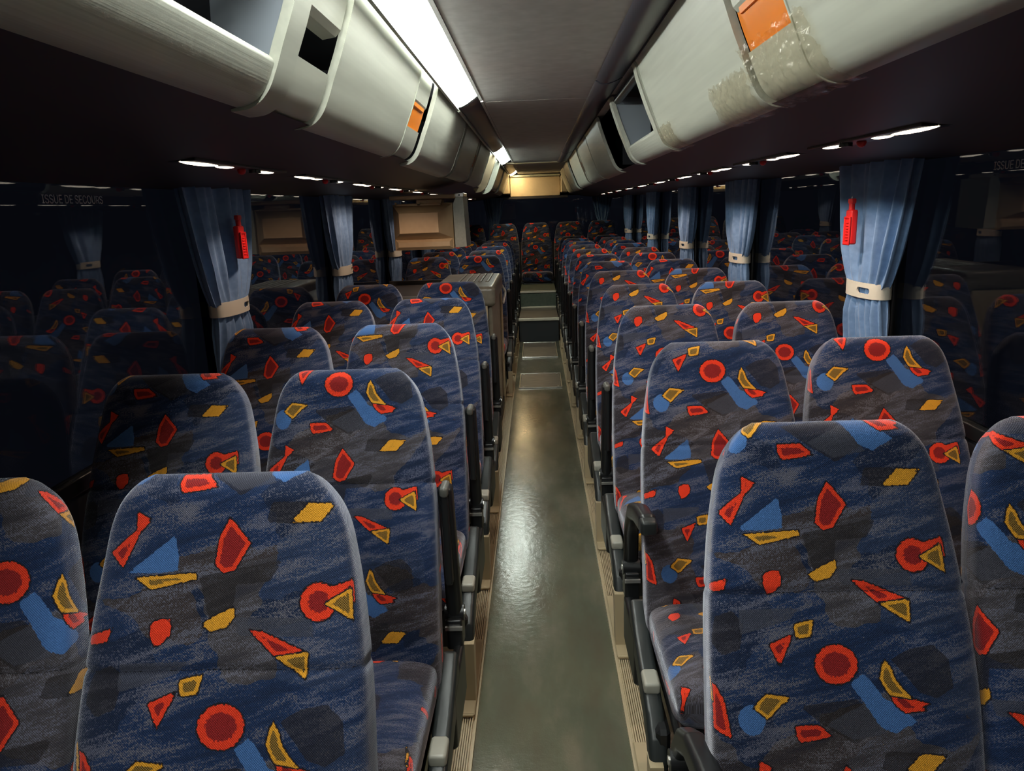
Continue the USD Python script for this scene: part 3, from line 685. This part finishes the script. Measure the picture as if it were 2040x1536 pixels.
def tie_mesh(s, zt=1.185, w_=.255):
    # band around the gathered cloth with an oblong slot on the aisle side
    n = 48; a = np.linspace(0, 2*math.pi, n, endpoint=False)
    ring = lambda d: np.stack([(.042+d)*np.sign(np.sin(a))*np.abs(np.sin(a))**.8, (w_/2+d)*np.sign(np.cos(a))*np.abs(np.cos(a))**.9], 1)
    o = Polygon(ring(.006)).difference(Polygon(ring(.0)))
    m = trimesh.creation.extrude_polygon(o, .052, engine='earcut'); m.apply_translation((0, 0, zt-.026))
    M_ = m3.Manifold(m3.Mesh(np.array(m.vertices, np.float32), np.array(m.faces, np.uint32)))
    sl = hull([m3.Manifold.cylinder(.2, .010, .010, 12).rotate([0, 90, 0]).translate([0, y, zt]) for y in ((.03, .085) if s < 0 else (-.085, -.03))])
    sl = sl.translate([-.2, 0, 0]) if s > 0 else sl
    M_ = M_-sl
    return tm(M_)
def curtain(s, y, label, seed, **kw):
    t = thing('curtain', label, 'curtain', (s*1.148, y, 0), 'window curtains')
    obj('cloth', curtain_mesh(s, seed, **kw), 'curtain', t, smooth=True)
    b_ = obj('tie_band', tie_mesh(s, kw.get('zt', 1.185), kw.get('w_tie', .23)+.025), 'strap', t, smooth=25)
    return t
nm = ['first', 'second', 'third', 'fourth', 'fifth']
cR = []
for i, y in enumerate(R_CUR): cR.append(curtain(1, y+.02, f'blue curtain gathered by cream tie on the right, {nm[i]} from the camera'+(', holding a hammer' if i == 0 else ''), 11+i))
for i, y in enumerate(L_CUR): curtain(-1, y, f'blue curtain gathered by cream tie on the left, {nm[i]} from the camera'+(', holding a hammer' if i == 0 else ''), 31+i)
for s, sd in ((-1, 'left'), (1, 'right')):
    t = thing('curtain', f'dim blue curtain at the {sd} of the rear window', 'curtain', (s*.62 if s < 0 else .98, 11.32, 0), 'rear window curtains')
    m = curtain_mesh(1, 51+s, .30, .14, .2, 1.0, 1.66, 1.3); m.vertices = m.vertices[:, [1, 0, 2]]; m.faces = m.faces[:, ::-1]
    obj('cloth', m, 'curtain', t, smooth=True)

# emergency hammers
def hammer(s, y, z, label):
    t = thing('emergency_hammer', label, 'hammer', (s*1.055, y, z))
    obj('holder', sided(rbox(-.002, .022, -.024, .024, -.06, .055, .006, 8), s), 'red', t)
    obj('frame', sided([bx(-.007, 0, -.024, -.018, -.06, .03, .002), bx(-.007, 0, .018, .024, -.06, .03, .002), bx(-.007, 0, -.024, .024, -.062, -.054, .002), bx(-.007, 0, -.024, .024, .026, .033, .002)], s), 'red', t)
    for k in range(7): obj('rib', sided(bx(-.007, 0, -.014, .010, -.046+k*.0095, -.042+k*.0095, .001), s), 'red', t)
    obj('handle', sided([rbox(.0, .016, -.010, .010, .04, .085, .005, 8), rbox(.0, .016, -.018, .018, .075, .092, .004, 8)], s), 'red', t)
    obj('wire', sided(cyl((.006, .02, .05), (.02, .03, .10), .0015, 6), s), 'chrome', t)
    return t
hammer(-1, 2.68, 1.42, 'red emergency hammer in its ribbed holder at the first left curtain')
hammer(1, 2.615, 1.40, 'red emergency hammer in its ribbed holder at the first right curtain')

# lettering on the glass
def lettering(s, y0, label, h=.021):
    m = meshkit.text_mesh('ISSUE DE SECOURS', h, .0008)
    v = np.array(m.vertices); w_ = v[:, 0].max(); L_ = .262; v[:, 0] *= L_/w_
    if s < 0: P = np.stack([-HW+.0012+v[:, 2], y0+v[:, 0], 1.553+v[:, 1]], 1)
    else: P = np.stack([HW-.0012-v[:, 2], y0-v[:, 0], 1.553+v[:, 1]], 1)
    m.vertices = P
    p = obj('window_lettering', m, 'letter', None, smooth=False); tag(p, label, 'lettering')
lettering(-1, 1.82, 'faint lettering ISSUE DE SECOURS on the nearest left window')
lettering(1, 2.066, 'faint lettering ISSUE DE SECOURS on the nearest right window')

# ------------------------------------------------------------------ screen cabinet (its back) hung under the left rack
t = thing('screen_cabinet', 'beige cabinet back of a screen hung under the left rack', 'screen', (-.742, 5.0, 1.255))
def frus(x0, x1, z0, z1, X0, X1, Z0, Z1, y0, y1): return tm(m3.Manifold.hull_points(np.array([(x, y0, z) for x in (x0, x1) for z in (z0, z1)]+[(x, y1, z) for x in (X0, X1) for z in (Z0, Z1)], float)))
obj('rear_cone', frus(-.140, .112, .112, .238, -.194, .194, .07, .288, -.13, -.02), 'tv_beige', t, smooth=False)
obj('rim', [bx(-.196, .196, -.02, .03, .0, .295, .004)], 'tv_beige', t)
obj('lower_lip', frus(-.17, .17, .02, .05, -.19, .19, .004, .07, -.04, -.02), 'tv_beige', t, smooth=False)
obj('top_tray', [bx(-.175, -.168, -.05, -.01, .285, .308), bx(.12, .127, -.05, -.01, .285, .308), bx(-.03, -.01, -.05, -.01, .285, .306), bx(-.175, .127, -.05, -.044, .284, .295)], 'tv_beige', t)
obj('hood', bx(-.18, .18, -.01, .34, .0, .30, .01), 'beige', t)
obj('upper_block', bx(-.04, .13, -.02, .1, .295, .322, .004), 'tv_beige', t)
obj('ceiling_plate', bx(-.21, .22, -.05, .30, .325, .350, .004), 'tv_beige', t)
obj('side_arm', [tm(m3.Manifold.hull_points(np.array([(x, y, z) for y in (-.03, .30) for x, z in ((.205, .01), (.28, .012), (.268, .330), (.222, .330), (.202, .29))])))], 'bin', t, smooth=False)
obj('arm_bracket', [bx(.216, .275, -.035, .2, .330, .356, .003)], 'chrome', t)
obj('bracket_bolt', cyl((.246, -.040, .343), (.246, -.03, .343), .006, 8), 'black', t)

# ------------------------------------------------------------------ cream cabinet beside the stairwell
t = thing('galley_cabinet', 'cream and taupe cabinet with a raised lid standing behind the fifth left row', 'cabinet', (-.30, 4.78, 0))
obj('front_panel', bx(-.85, -.03, 0, .02, .0, .955, .004), 'box_front', t)
obj('front_trim', bx(-.85, -.41, -.006, .02, .955, .972, .003), 'chrome', t)
obj('body', bx(-.85, -.032, .02, 1.0, .0, .94, .004), 'box_dark', t)
obj('side_panel', rbox(-.03, .0, .03, 1.0, .02, .90, .008, 8), 'box_top', t, label='taupe aisle side panel')
obj('tray', [bx(-.85, -.36, .02, 1.0, .94, .952), bx(-.85, -.36, .97, 1.0, .952, .985)], 'box_dark', t)
obj('lid', rbox(-.40, .025, -.015, 1.02, .89, 1.02, .03, 14), 'box_top', t, smooth=50, label='taupe moulded lid with rounded corner')
for k in range(5): obj('lid_rib', rbox(-.26+.05*k, -.235+.05*k, .30, .95, 1.014, 1.027, .006, 8), 'box_top', t)
obj('edge_post', rbox(.004, .022, .92, .955, .0, .90, .006, 8), 'alu', t)
obj('kick_plate', bx(-.05, .012, .0, 1.0, 0.0, .06, .004), 'black', t)
obj('grab_handle', [tm(hull([ball((.03, .90, .80), .009), ball((.045, 1.0, .87), .009)])), tm(hull([ball((.045, 1.0, .87), .009), ball((.02, 1.03, .92), .009)]))], 'chrome', t)
